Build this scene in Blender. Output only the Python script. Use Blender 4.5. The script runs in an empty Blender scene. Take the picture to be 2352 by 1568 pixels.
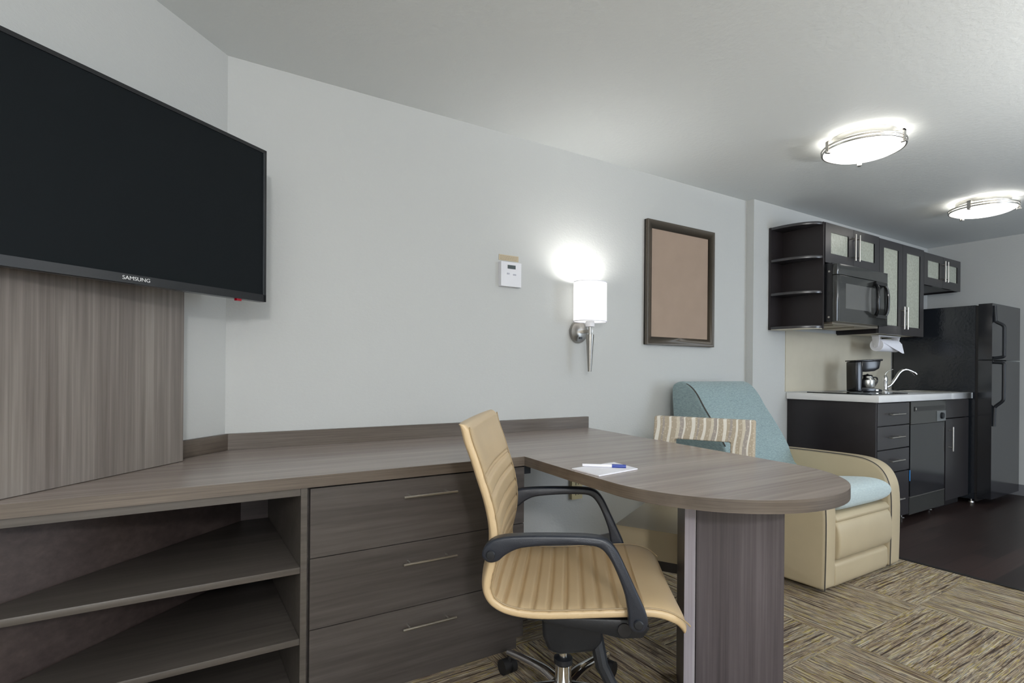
import bpy, bmesh, math, random
from mathutils import Vector, Matrix
random.seed(4)
S = bpy.context.scene
C = S.collection
PI = math.pi
WY, KY, RX, CZ = 2.51, 2.45, 6.54, 2.379      # desk wall, kitchen wall, far wall, ceiling

# ------------------------------------------------------------------ materials
def _m(name):
    m = bpy.data.materials.new(name); m.use_nodes = True
    nt = m.node_tree
    return m, nt, nt.nodes['Principled BSDF']

def ramp(nt, stops, interp='LINEAR'):
    r = nt.nodes.new('ShaderNodeValToRGB'); r.color_ramp.interpolation = interp
    el = r.color_ramp.elements
    while len(el) > 1: el.remove(el[-1])
    el[0].position = stops[0][0]; el[0].color = (*stops[0][1], 1)
    for p, c in stops[1:]:
        e = el.new(p); e.color = (*c, 1)
    return r

def coords(nt, scale=(1, 1, 1), rot=(0, 0, 0), loc=(0, 0, 0)):
    tc = nt.nodes.new('ShaderNodeTexCoord'); mp = nt.nodes.new('ShaderNodeMapping')
    mp.inputs['Scale'].default_value = scale; mp.inputs['Rotation'].default_value = rot
    mp.inputs['Location'].default_value = loc
    nt.links.new(tc.outputs['Object'], mp.inputs['Vector'])
    return mp

def noise(nt, vec, scale, detail=3, rough=.5, dist=0):
    n = nt.nodes.new('ShaderNodeTexNoise')
    n.inputs['Scale'].default_value = scale; n.inputs['Detail'].default_value = detail
    n.inputs['Roughness'].default_value = rough; n.inputs['Distortion'].default_value = dist
    nt.links.new(vec, n.inputs['Vector'])
    return n

def bump(nt, bs, height, strength=.1, dist=.01):
    b = nt.nodes.new('ShaderNodeBump'); b.inputs['Strength'].default_value = strength
    b.inputs['Distance'].default_value = dist
    nt.links.new(height, b.inputs['Height']); nt.links.new(b.outputs['Normal'], bs.inputs['Normal'])

def plain(name, col, rough=.5, metal=0, spec=.5, bmp=0, bscale=200, coat=0, var=0, vscale=8):
    m, nt, bs = _m(name)
    bs.inputs['Base Color'].default_value = (*col, 1)
    bs.inputs['Roughness'].default_value = rough; bs.inputs['Metallic'].default_value = metal
    bs.inputs['Specular IOR Level'].default_value = spec; bs.inputs['Coat Weight'].default_value = coat
    mp = coords(nt)
    n = noise(nt, mp.outputs[0], bscale if bmp else vscale, 4)
    if bmp: bump(nt, bs, n.outputs['Fac'], bmp, .004)
    v = var or .03
    n2 = noise(nt, mp.outputs[0], vscale, 3)
    r = ramp(nt, [(.3, tuple(c * (1 - v) for c in col)), (.7, tuple(min(1, c * (1 + v)) for c in col))])
    nt.links.new(n2.outputs['Fac'], r.inputs[0]); nt.links.new(r.outputs[0], bs.inputs['Base Color'])
    return m

def wood(name, dark, light, axis, rough=.4, fine=70, along=1.6, coat=0, spec=.5, layered=False):
    m, nt, bs = _m(name)
    sc = [fine] * 3; sc[axis] = along
    if layered: sc = [4, 4, 260]
    mp = coords(nt, sc); n1 = noise(nt, mp.outputs[0], 1, 5, .65)
    sc2 = [9.0] * 3; sc2[axis] = .5
    mp2 = coords(nt, sc2, loc=(3, 5, 1)); n2 = noise(nt, mp2.outputs[0], 1, 3, .5, .6)
    mx = nt.nodes.new('ShaderNodeMix'); mx.inputs[0].default_value = .45
    nt.links.new(n1.outputs['Fac'], mx.inputs[2]); nt.links.new(n2.outputs['Fac'], mx.inputs[3])
    r = ramp(nt, [(.36, dark), (.52, tuple((a + b) / 2 for a, b in zip(dark, light))), (.66, light)])
    nt.links.new(mx.outputs[0], r.inputs[0]); nt.links.new(r.outputs[0], bs.inputs['Base Color'])
    bs.inputs['Roughness'].default_value = rough; bs.inputs['Coat Weight'].default_value = coat
    bs.inputs['Specular IOR Level'].default_value = spec
    bump(nt, bs, n1.outputs['Fac'], .06, .002)
    return m

def painted(name, col, bscale=170, st=.22):
    m, nt, bs = _m(name)
    bs.inputs['Base Color'].default_value = (*col, 1); bs.inputs['Roughness'].default_value = .75
    mp = coords(nt, (1, 1, 1.5)); n = noise(nt, mp.outputs[0], bscale / 2.5, 5, .6)
    bump(nt, bs, n.outputs['Fac'], st, .006)
    return m

def carpet():
    m, nt, bs = _m('carpet_tiles')
    tc = nt.nodes.new('ShaderNodeTexCoord'); L = nt.links.new
    T = .66
    def vm(op, a, b=None):
        n = nt.nodes.new('ShaderNodeVectorMath'); n.operation = op; L(a, n.inputs[0])
        if b is not None: n.inputs[1].default_value = b
        return n.outputs['Vector']
    def mt(op, a, b=None, c=None):
        n = nt.nodes.new('ShaderNodeMath'); n.operation = op
        for i, v in enumerate((a, b, c)):
            if v is None: continue
            if isinstance(v, (int, float)): n.inputs[i].default_value = v
            else: L(v, n.inputs[i])
        return n.outputs[0]
    q = vm('MULTIPLY', vm('SUBTRACT', tc.outputs['Object'], (2.34, 1.15, 0)), (1 / T, 1 / T, 0))
    fl = vm('FLOOR', q)
    sp = nt.nodes.new('ShaderNodeSeparateXYZ'); L(fl, sp.inputs[0])
    par = mt('MODULO', mt('ABSOLUTE', mt('ADD', sp.outputs[0], sp.outputs[1])), 2)
    par = mt('GREATER_THAN', par, .5)       # 1: stripes along X
    def layer(scale, seed):
        outs = []
        for sc in ((scale[1], scale[0], 1), (scale[0], scale[1], 1)):
            mp = nt.nodes.new('ShaderNodeMapping'); mp.inputs['Scale'].default_value = sc
            mp.inputs['Location'].default_value = (seed, seed * 2.3, 0)
            add = nt.nodes.new('ShaderNodeVectorMath'); add.operation = 'MULTIPLY_ADD'
            L(fl, add.inputs[0]); add.inputs[1].default_value = (7.31, 3.17, 0); L(tc.outputs['Object'], add.inputs[2])
            L(add.outputs[0], mp.inputs['Vector'])
            outs.append(noise(nt, mp.outputs[0], 1, 2, .6).outputs['Fac'])
        mx = nt.nodes.new('ShaderNodeMix'); L(par, mx.inputs[0]); L(outs[0], mx.inputs[2]); L(outs[1], mx.inputs[3])
        return mx.outputs[0]
    a = layer((2.4, 105), 1.7)
    r = ramp(nt, [(0, (.07, .052, .042)), (.36, (.13, .10, .08)), (.41, (.38, .31, .22)), (.455, (.14, .11, .09)), (.49, (.50, .43, .33)),
                  (.53, (.22, .18, .15)), (.565, (.40, .34, .14)), (.59, (.56, .50, .40)), (.65, (.16, .135, .12)), (.70, (.42, .37, .33))], 'CONSTANT')
    L(a, r.inputs[0])
    b = layer((5, 34), 9.1)
    r2 = ramp(nt, [(0, (.62, .60, .62)), (.40, (1, .94, .86)), (.47, (.74, .80, .90)), (.50, (1.0, .96, .9)), (.555, (1.0, .93, .42)), (.585, (.78, .70, .66)), (.68, (.6, .52, .5))], 'CONSTANT')
    L(b, r2.inputs[0])
    mul = nt.nodes.new('ShaderNodeMix'); mul.data_type = 'RGBA'; mul.blend_type = 'MULTIPLY'; mul.inputs[0].default_value = .8
    L(r.outputs[0], mul.inputs[6]); L(r2.outputs[0], mul.inputs[7])
    L(mul.outputs[2], bs.inputs['Base Color'])
    bs.inputs['Roughness'].default_value = .95; bs.inputs['Specular IOR Level'].default_value = .1
    n = noise(nt, tc.outputs['Object'], 500, 2); bump(nt, bs, n.outputs['Fac'], .5, .004)
    return m

def planks():
    m, nt, bs = _m('dark_plank_floor')
    mp = coords(nt, (1, 1, 1))
    br = nt.nodes.new('ShaderNodeTexBrick'); nt.links.new(mp.outputs[0], br.inputs['Vector'])
    br.inputs['Scale'].default_value = 1; br.inputs['Brick Width'].default_value = .9; br.inputs['Row Height'].default_value = .12
    br.inputs['Mortar Size'].default_value = .002; br.offset = .37
    br.inputs['Color1'].default_value = (.016, .010, .009, 1); br.inputs['Color2'].default_value = (.048, .028, .024, 1)
    br.inputs['Mortar'].default_value = (.008, .005, .005, 1)
    mp2 = coords(nt, (3, 60, 3)); n = noise(nt, mp2.outputs[0], 1, 4)
    mx = nt.nodes.new('ShaderNodeMix'); mx.data_type = 'RGBA'; mx.blend_type = 'MULTIPLY'; mx.inputs[0].default_value = .7
    r = ramp(nt, [(.3, (.55, .5, .5)), (.7, (1, 1, 1))]); nt.links.new(n.outputs['Fac'], r.inputs[0])
    nt.links.new(br.outputs['Color'], mx.inputs[6]); nt.links.new(r.outputs[0], mx.inputs[7])
    nt.links.new(mx.outputs[2], bs.inputs['Base Color']); bs.inputs['Roughness'].default_value = .38
    bump(nt, bs, n.outputs['Fac'], .15, .002)
    return m

def stripe_fabric():
    m, nt, bs = _m('patterned_fabric')
    L = nt.links.new
    mp = coords(nt, (0, 1, .18)); n = noise(nt, mp.outputs[0], 9, 2)
    tc = nt.nodes.new('ShaderNodeTexCoord'); sp = nt.nodes.new('ShaderNodeSeparateXYZ'); L(tc.outputs['Object'], sp.inputs[0])
    def mt(op, a, b):
        k = nt.nodes.new('ShaderNodeMath'); k.operation = op
        for i, v in enumerate((a, b)):
            if isinstance(v, (int, float)): k.inputs[i].default_value = v
            else: L(v, k.inputs[i])
        return k.outputs[0]
    wob = mt('MULTIPLY', mt('SINE', mt('MULTIPLY', sp.outputs[2], 28), 0), .006)
    u = mt('ADD', mt('ADD', sp.outputs[1], wob), mt('MULTIPLY', n.outputs['Fac'], .05))
    f = mt('FRACT', mt('MULTIPLY', u, 6.5), 0)
    be, cr, gy, wt = (.45, .385, .295), (.62, .57, .47), (.38, .34, .31), (.78, .75, .68)
    r = ramp(nt, [(0, be), (.12, wt), (.20, be), (.34, cr), (.42, gy), (.50, gy), (.52, wt), (.57, be), (.74, wt), (.84, be), (.93, gy)], 'CONSTANT')
    L(f, r.inputs[0])
    vo = nt.nodes.new('ShaderNodeTexVoronoi'); L(tc.outputs['Object'], vo.inputs['Vector']); vo.inputs['Scale'].default_value = 90
    dots = mt('LESS_THAN', vo.outputs['Distance'], .33)
    mx = nt.nodes.new('ShaderNodeMix'); mx.data_type = 'RGBA'
    L(mt('MULTIPLY', dots, .35), mx.inputs[0]); L(r.outputs[0], mx.inputs[6]); mx.inputs[7].default_value = (.74, .68, .56, 1)
    L(mx.outputs[2], bs.inputs['Base Color']); bs.inputs['Roughness'].default_value = .9
    bump(nt, bs, noise(nt, tc.outputs['Object'], 600, 2).outputs['Fac'], .3, .002)
    return m

def weave(name, c1, c2, rough=.9):
    m, nt, bs = _m(name)
    mp = coords(nt, (60, 60, 400)); n = noise(nt, mp.outputs[0], 1, 3, .6)
    r = ramp(nt, [(.3, c1), (.7, c2)]); nt.links.new(n.outputs['Fac'], r.inputs[0]); nt.links.new(r.outputs[0], bs.inputs['Base Color'])
    bs.inputs['Roughness'].default_value = rough; bs.inputs['Sheen Weight'].default_value = .2
    bump(nt, bs, n.outputs['Fac'], .25, .002)
    return m

def emit(name, col, st):
    m, nt, bs = _m(name)
    bs.inputs['Base Color'].default_value = (.9, .9, .88, 1)
    bs.inputs['Emission Color'].default_value = (*col, 1); bs.inputs['Emission Strength'].default_value = st
    return m

def hexc(h):
    v = [int(h[i:i + 2], 16) / 255 for i in (0, 2, 4)]
    return tuple(c / 12.92 if c <= .04045 else ((c + .055) / 1.055) ** 2.4 for c in v)

M = dict(
    wall=painted('wall_paint', (.525, .535, .525)), ceil=painted('ceiling_paint', (.66, .685, .685), 120, .35),
    carpet=carpet(), plank=planks(), base=plain('grey_baseboard', (.16, .16, .17), .5),
    splash=plain('cream_backsplash', (.56, .52, .42), .35),
    topw=wood('desktop_laminate', (.235, .192, .170), (.372, .318, .286), 0, .26, 60, 1.2),  # top lightened in its colour to stand in for glare and wall reflection
    edgew=wood('edge_laminate', (.072, .056, .044), (.165, .134, .108), 0, .42, 160, 4, layered=True),
    cabx=wood('cabinet_laminate', (.052, .045, .042), (.105, .092, .086), 0, .38, 55, 2.2),
    cabz=wood('cabinet_laminate_upright', (.060, .052, .048), (.12, .105, .095), 2, .38, 60, 1.5),
    shelfw=wood('shelf_laminate', (.060, .052, .045), (.115, .10, .088), 0, .45, 60, 2),
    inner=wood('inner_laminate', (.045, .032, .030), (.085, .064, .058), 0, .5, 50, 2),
    tvpan=wood('panel_laminate', (.13, .110, .098), (.30, .27, .245), 2, .34, 75, 1.3),
    legw=wood('support_laminate', (.050, .042, .048), (.125, .108, .118), 2, .35, 80, 1.3),
    legedge=wood('support_edge', (.22, .20, .23), (.36, .34, .38), 2, .35, 90, 1.5),
    snickel=plain('satin_nickel', (.36, .345, .32), .30, 1), nickel=plain('brushed_nickel', (.62, .60, .56), .32, 1), chrome=plain('chrome', (.78, .78, .78), .08, 1),
    tvblk=plain('tv_bezel', (.012, .013, .015), .28, 0, .5), screen=plain('tv_screen', (.0075, .0098, .0115), .5, 0, .1),
    silver=plain('tv_edge_trim', (.10, .11, .12), .3, .6),
    tan=plain('tan_leather', hexc('cbb28c'), .38, 0, .5, .12, 350), tan2=plain('beige_vinyl', hexc('b6a88c'), .42, 0, .45, .06, 300),
    seam=plain('dark_piping', (.06, .055, .05), .6), tanseam=plain('tan_piping', (.34, .25, .14), .5),
    blkp=plain('black_plastic', (.010, .012, .016), .40, 0, .5, .15, 500), blkp2=plain('black_rubber', (.012, .012, .014), .5),
    armtop=plain('arm_plastic', (.012, .016, .026), .34, 0, .6, .2, 600),
    teal=weave('teal_fabric', hexc('71868a'), hexc('9cb0b2')), ltteal=weave('pale_teal_fabric', hexc('a5b6ba'), hexc('bdcbcc')),
    patt=stripe_fabric(), dkwood=plain('dark_chair_wood', (.018, .013, .012), .35),
    white=plain('white_plastic', (.72, .72, .75), .4), paper=plain('white_paper', (.86, .86, .92), .7), blue=plain('blue_plastic', (.03, .06, .32), .3),
    lcd=plain('lcd_display', (.02, .035, .035), .2), button=plain('grey_button', (.42, .42, .48), .5),
    tape=plain('tan_label', (.50, .42, .29), .6), ink=plain('label_ink', (.28, .22, .15), .7),
    outlet=plain('almond_outlet', (.55, .48, .28), .4),
    frame=plain('bronze_frame', (.085, .070, .052), .38, .1), pic=plain('taupe_board', hexc('a08c7c'), .7, 0, .3),
    esp=plain('espresso_wood', (.012, .009, .011), .36, 0, .5, 0, 8, 0, .15, 12), espd=plain('espresso_inside', (.015, .011, .012), .42),
    espf=plain('espresso_front', (.020, .018, .021), .30, 0, 1.0),
    under=plain('cream_melamine', (.62, .58, .48), .5),
    counter=plain('white_counter', (.74, .74, .74), .28, 0, .5), blkg=plain('black_glass', (.006, .006, .007), .06, 0, .6),
    appl=plain('black_appliance', (.014, .015, .018), .14, 0, 1.0), applt=plain('textured_black_side', (.014, .017, .022), .20, 0, .7, .45, 45),
    applm=plain('microwave_face', (.035, .036, .034), .14, 0, .8), window=plain('microwave_window', (.12, .12, .115), .12, 0, .7),
    panel=plain('control_grey', (.16, .17, .17), .3), tray=plain('vent_metal', (.35, .31, .25), .4, .7), cblk=plain('gloss_black_plastic', (.008, .008, .010), .18, 0, .5), sticker=plain('blue_tape', (.05, .30, .75), .4),
    steel=plain('sink_steel', (.60, .60, .58), .25, 1), kick=plain('black_kick', (.012, .011, .012), .5),
    bowl=emit('lit_glass', (1, .97, .92), 2.6), shade=emit('lit_shade', (1, .985, .96), .85), red=plain('red_led', (.30, .0, .012), .3),
    logo=plain('logo_silver', (.75, .75, .75), .3, .3),
)
M['frost'] = _f = None
def frosted():
    m, nt, bs = _m('textured_glass')
    bs.inputs['Base Color'].default_value = (.55, .59, .50, 1); bs.inputs['Roughness'].default_value = .22
    bs.inputs['Transmission Weight'].default_value = .25; bs.inputs['IOR'].default_value = 1.5
    mp = coords(nt); n = noise(nt, mp.outputs[0], 90, 3); bump(nt, bs, n.outputs['Fac'], .3, .003)
    r = ramp(nt, [(.35, (.50, .52, .43)), (.65, (.62, .64, .54))]); n2 = noise(nt, mp.outputs[0], 60, 4)
    nt.links.new(n2.outputs['Fac'], r.inputs[0]); nt.links.new(r.outputs[0], bs.inputs['Base Color'])
    return m
M['frost'] = frosted()

# ------------------------------------------------------------------ mesh helpers
class B:
    """collects shapes into one bmesh"""
    def __init__(s): s.bm = bmesh.new()
    def _new(s, verts): return [s.bm.verts.new(v) for v in verts]
    def _bev(s, faces, w, seg=2, ang=.5):
        if w <= 0: return
        es = set(e for f in faces for e in f.edges)
        es = [e for e in es if len(e.link_faces) == 2 and e.calc_face_angle(0) > ang]
        bmesh.ops.bevel(s.bm, geom=es, offset=w, segments=seg, profile=.5, affect='EDGES', clamp_overlap=True)
    def box(s, x0, x1, y0, y1, z0, z1, bev=.002, seg=2, mat=None):
        v = s._new([(x, y, z) for z in (z0, z1) for y in (y0, y1) for x in (x0, x1)])
        fs = [s.bm.faces.new([v[i] for i in f]) for f in ((0, 2, 3, 1), (4, 5, 7, 6), (0, 1, 5, 4), (2, 6, 7, 3), (0, 4, 6, 2), (1, 3, 7, 5))]
        if mat is not None:
            for vv in v: vv.co = mat @ vv.co
        s._bev(fs, bev, seg)
        return s
    def prism(s, poly, axis, a, b, bev=.002, seg=2, mat=None, ang=.5):
        def P(p, t):
            q = list(p); q.insert(axis, t); return Vector(q)
        n = len(poly); va = s._new([P(p, a) for p in poly]); vb = s._new([P(p, b) for p in poly])
        if mat is not None:
            for vv in va + vb: vv.co = mat @ vv.co
        fs = [s.bm.faces.new(va[::-1]), s.bm.faces.new(vb)]
        for i in range(n): fs.append(s.bm.faces.new([va[i], va[(i + 1) % n], vb[(i + 1) % n], vb[i]]))
        bmesh.ops.recalc_face_normals(s.bm, faces=fs)
        s._bev(fs, bev, seg, ang)
        return s
    def tube(s, path, r, n=10, closed=False, sx=1, caps=True):
        path = [Vector(p) for p in path]; N = len(path)
        rs = r if isinstance(r, (list, tuple)) else [r] * N
        rings = []; up = None
        for i, p in enumerate(path):
            a = path[(i - 1) % N] if (closed or i) else p; c = path[(i + 1) % N] if (closed or i < N - 1) else p
            t = (c - a).normalized()
            if up is None: up = Vector((0, 0, 1)) if abs(t.z) < .9 else Vector((1, 0, 0))
            side = t.cross(up).normalized(); up = side.cross(t).normalized()
            rings.append(s._new([p + side * math.cos(2 * PI * k / n) * rs[i] * sx + up * math.sin(2 * PI * k / n) * rs[i] for k in range(n)]))
        for i in range(N if closed else N - 1):
            A, D = rings[i], rings[(i + 1) % N]
            for k in range(n): s.bm.faces.new([A[k], A[(k + 1) % n], D[(k + 1) % n], D[k]])
        if not closed and caps:
            s.bm.faces.new(rings[0][::-1]); s.bm.faces.new(rings[-1])
        return s
    def lathe(s, prof, c=(0, 0, 0), axis='Z', n=40, ey=1.0, a0=0, a1=2 * PI, caps=True):
        full = abs(a1 - a0 - 2 * PI) < 1e-6; m = n if full else n + 1
        rings = []
        for r, h in prof:
            ring = []
            for k in range(m):
                t = a0 + (a1 - a0) * k / n
                x, y = r * math.cos(t), r * math.sin(t) * ey
                p = {'Z': (x, y, h), 'Y': (x, h, y), 'X': (h, x, y)}[axis]
                ring.append(Vector(p) + Vector(c))
            rings.append(s._new(ring))
        for i in range(len(rings) - 1):
            for k in range(m if full else m - 1):
                a, b = rings[i][k], rings[i][(k + 1) % m]; d, e = rings[i + 1][(k + 1) % m], rings[i + 1][k]
                s.bm.faces.new([a, b, d, e])
        if full and caps and prof[0] != prof[-1]:
            for R, rev in ((rings[0], True), (rings[-1], False)):
                if (R[0].co - R[m // 2].co).length > 1e-4: s.bm.faces.new(R[::-1] if rev else R)
        return s
    def sphere(s, c, r, sc=(1, 1, 1)):
        mt = Matrix.Translation(c) @ Matrix.Diagonal((r * sc[0], r * sc[1], r * sc[2], 1))
        bmesh.ops.create_uvsphere(s.bm, u_segments=20, v_segments=12, radius=1, matrix=mt)
        return s
    def grid(s, fn, nu, nv, closev=False):
        rows = [s._new([fn(i / nu, j / nv) for j in range(nv if closev else nv + 1)]) for i in range(nu + 1)]
        w = len(rows[0])
        for i in range(nu):
            for j in range(w if closev else w - 1):
                s.bm.faces.new([rows[i][j], rows[i + 1][j], rows[i + 1][(j + 1) % w], rows[i][(j + 1) % w]])
        return rows
    def mesh(s, name, off=None, sharp=.6, recalc=True):
        bm = s.bm
        bmesh.ops.remove_doubles(bm, verts=bm.verts, dist=1e-6)
        if recalc: bmesh.ops.recalc_face_normals(bm, faces=bm.faces)
        if off is not None: bmesh.ops.translate(bm, verts=bm.verts, vec=-Vector(off))
        for f in bm.faces: f.smooth = True
        for e in bm.edges:
            if len(e.link_faces) == 2 and e.calc_face_angle(0) > sharp: e.smooth = False
        me = bpy.data.meshes.new(name); bm.to_mesh(me); bm.free()
        return me

def tag(o, label, cat, group=None):
    o['label'] = label; o['category'] = cat
    if group: o['group'] = group
    return o

class Thing:
    """an Empty at the thing's base that parents its parts; parts are drawn in world metres when local=False"""
    def __init__(s, name, label, cat, loc, rz=0, group=None, local=False):
        e = bpy.data.objects.new(name, None); C.objects.link(e)
        e.location = loc; e.rotation_euler = (0, 0, rz); e.empty_display_size = .1
        tag(e, label, cat, group); s.e = e; s.loc = None if local else loc
    def part(s, name, b, mat, parent=None, label=None, sharp=.6, recalc=True):
        me = b.mesh(name, s.loc, sharp, recalc)
        for m in (mat if isinstance(mat, (list, tuple)) else [mat]): me.materials.append(m)
        o = bpy.data.objects.new(name, me); C.objects.link(o); o.parent = parent or s.e
        if label: o['label'] = label
        return o

def single(name, b, mat, label, cat, loc, group=None, sharp=.6):
    me = b.mesh(name, loc, sharp); me.materials.append(mat)
    o = bpy.data.objects.new(name, me); C.objects.link(o); o.location = loc
    return tag(o, label, cat, group)

def structure(name, b, mat):
    me = b.mesh(name); me.materials.append(mat)
    o = bpy.data.objects.new(name, me); C.objects.link(o); o['kind'] = 'structure'
    return o

def smoothpts(pts, sub=6, closed=False):
    P = [Vector(p) for p in pts]; n = len(P); out = []
    rng = n if closed else n - 1
    for i in range(rng):
        p0 = P[(i - 1) % n] if (closed or i) else P[0]; p1 = P[i]; p2 = P[(i + 1) % n]
        p3 = P[(i + 2) % n] if (closed or i < n - 2) else P[-1]
        for k in range(sub):
            t = k / sub
            out.append(.5 * ((2 * p1) + (-p0 + p2) * t + (2 * p0 - 5 * p1 + 4 * p2 - p3) * t * t + (-p0 + 3 * p1 - 3 * p2 + p3) * t ** 3))
    if not closed: out.append(P[-1])
    return out

# ------------------------------------------------------------------ the room
DX, DYY = -1.25, WY - (.18 + 1.25)       # where the slanted wall meets the left wall
FY = -2.3                                 # wall behind the viewer
EX = 3.665                                # carpet edge
def room():
    structure('floor_carpet', B().box(-1.5, EX, FY - .1, WY + .1, -.05, 0, 0), M['carpet'])
    structure('floor_kitchen', B().box(EX, RX + .1, FY - .1, WY + .1, -.05, -.002, 0), M['plank'])
    structure('ceiling', B().box(-1.5, RX + .1, FY - .1, WY + .15, CZ, CZ + .08, 0), M['ceil'])
    structure('wall_back', B().box(.18, 3.63, WY, WY + .1, 0, CZ, 0), M['wall'])
    structure('wall_kitchen', B().box(3.63, RX + .1, KY, WY + .1, 0, CZ, 0), M['wall'])
    structure('wall_right', B().box(RX, RX + .1, FY, KY, 0, CZ, 0), M['wall'])
    structure('wall_corner', B().prism([(.18, WY), (.18, WY + .1), (.1, WY + .1), (DX - .1, DYY + .02), (DX - .1, DYY), (DX, DYY)], 2, 0, CZ, 0), M['wall'])
    structure('wall_left', B().box(DX - .1, DX, FY, DYY, 0, CZ, 0), M['wall'])
    # wall behind the viewer with a window opening
    wx0, wx1, wz0, wz1 = -1.0, 1.0, .85, 2.15
    b = B()
    b.box(DX - .1, wx0, FY - .1, FY, 0, CZ, 0); b.box(wx1, RX + .1, FY - .1, FY, 0, CZ, 0)
    b.box(wx0, wx1, FY - .1, FY, 0, wz0, 0); b.box(wx0, wx1, FY - .1, FY, wz1, CZ, 0)
    structure('wall_front', b, M['wall'])
    b = B()
    for x in (wx0, -.02, wx1 - .04): b.box(x, x + .04, FY - .08, FY - .02, wz0, wz1, .002)
    b.box(wx0, wx1, FY - .08, FY - .02, wz0, wz0 + .04, .002); b.box(wx0, wx1, FY - .08, FY - .02, wz1 - .04, wz1, .002)
    structure('window_1', b, M['white'])
    structure('baseboard_right', B().box(RX - .012, RX, FY, 1.8, 0, .10, .002), M['base'])
    structure('baseboard_back', B().box(1.18, 3.63, WY - .012, WY, 0, .10, .002), M['base'])
    structure('trim_1', B().box(4.04, 5.76, KY - .006, KY, .95, 1.43, .001), M['splash'])
    structure('trim_2', B().box(EX - .012, EX + .012, FY, 2.45, -.001, .004, .001), M['kick'])
room()

# ------------------------------------------------------------------ television
def television():
    th = math.radians(37.0); d = Vector((math.cos(th), math.sin(th), 0)); n = Vector((math.sin(th), -math.cos(th), 0))
    c = Vector((-.094, 1.918, 1.338))
    t = Thing('television', 'wide black flat-screen television turned off, mounted in the corner above the desk', 'television', c - Vector((0, 0, .0)), th, None, True)
    # local: x along the screen, -y towards the room, z up; rolled a touch like in the photo
    R = Matrix.Rotation(math.radians(-.7), 4, 'Y') @ Matrix.Rotation(math.radians(.4), 4, 'X')
    W, H = .4825, .562
    t.part('housing', B().box(-W, W, .004, .035, 0, H, .004, 2, R).box(-W * .75, W * .75, .03, .075, .08, H - .1, .02, 3, R), M['tvblk'])
    b = B()
    b.box(-W, W, 0, .012, 0, .026, .002, 2, R).box(-W, W, 0, .012, H - .012, H, .002, 2, R)
    b.box(-W, -W + .012, 0, .012, 0, H, .002, 2, R).box(W - .012, W, 0, .012, 0, H, .002, 2, R)
    fr = t.part('bezel', b, M['tvblk'])
    for q in (W - .0125, -W + .0125):
        t.part('edge_strip', B().box(q - .001, q + .001, -.0008, .006, .026, H - .012, 0, 2, R), M['silver'], fr)
    t.part('screen', B().box(-W + .012, W - .012, .0035, .010, .026, H - .012, 0, 2, R), M['screen'])
    cu = bpy.data.curves.new('logo', 'FONT'); cu.body = 'SAMSUNG'; cu.size = .0155; cu.align_x = 'CENTER'; cu.extrude = .0005
    tmp = bpy.data.objects.new('tmp', cu); me = bpy.data.meshes.new_from_object(tmp); bpy.data.objects.remove(tmp)
    me.transform(R @ Matrix.Translation((0, -.0008, .0095)) @ Matrix.Rotation(PI / 2, 4, 'X') @ Matrix.Diagonal((1.15, 1, 1, 1)))
    me.materials.clear(); me.materials.append(M['logo'])
    o = bpy.data.objects.new('logo', me); C.objects.link(o); o.parent = t.e
    t.part('indicator_light', B().box(.353, .373, .002, .014, -.008, .001, .003, 2, R), M['red'], None, 'small red standby light under the bezel')
    b = B(); b.box(-.12, .12, .07, .09, .16, .40, .002); b.box(-.03, .03, .085, .28, .24, .30, .003); b.box(-.10, .10, .245, .265, .14, .40, .002)
    t.part('wall_mount', b, M['blkp'])
television()

# ------------------------------------------------------------------ panel behind the television, on the desk
def tv_panel():
    a = Vector((-.385, 1.807)); e = Vector((.030, 2.268)); d = (e - a).normalized(); n = Vector((-d.y, d.x))
    ctr = (a + e) / 2
    t = Thing('media_panel', 'tall grey-brown wood-grain panel standing on the desk under the television', 'panel', (ctr.x, ctr.y, .76), math.atan2(d.y, d.x), None, True)
    L = (e - a).length / 2
    t.part('front_board', B().box(-L, L, 0, .019, .002, .78, .0015), M['tvpan'])
    t.part('side_board', B().box(L - .019, L, .0195, .034, .002, .78, .001), M['tvpan'])
    t.part('side_board', B().box(-L, -L + .019, .0195, .034, .002, .78, .001), M['tvpan'])
tv_panel()

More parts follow.
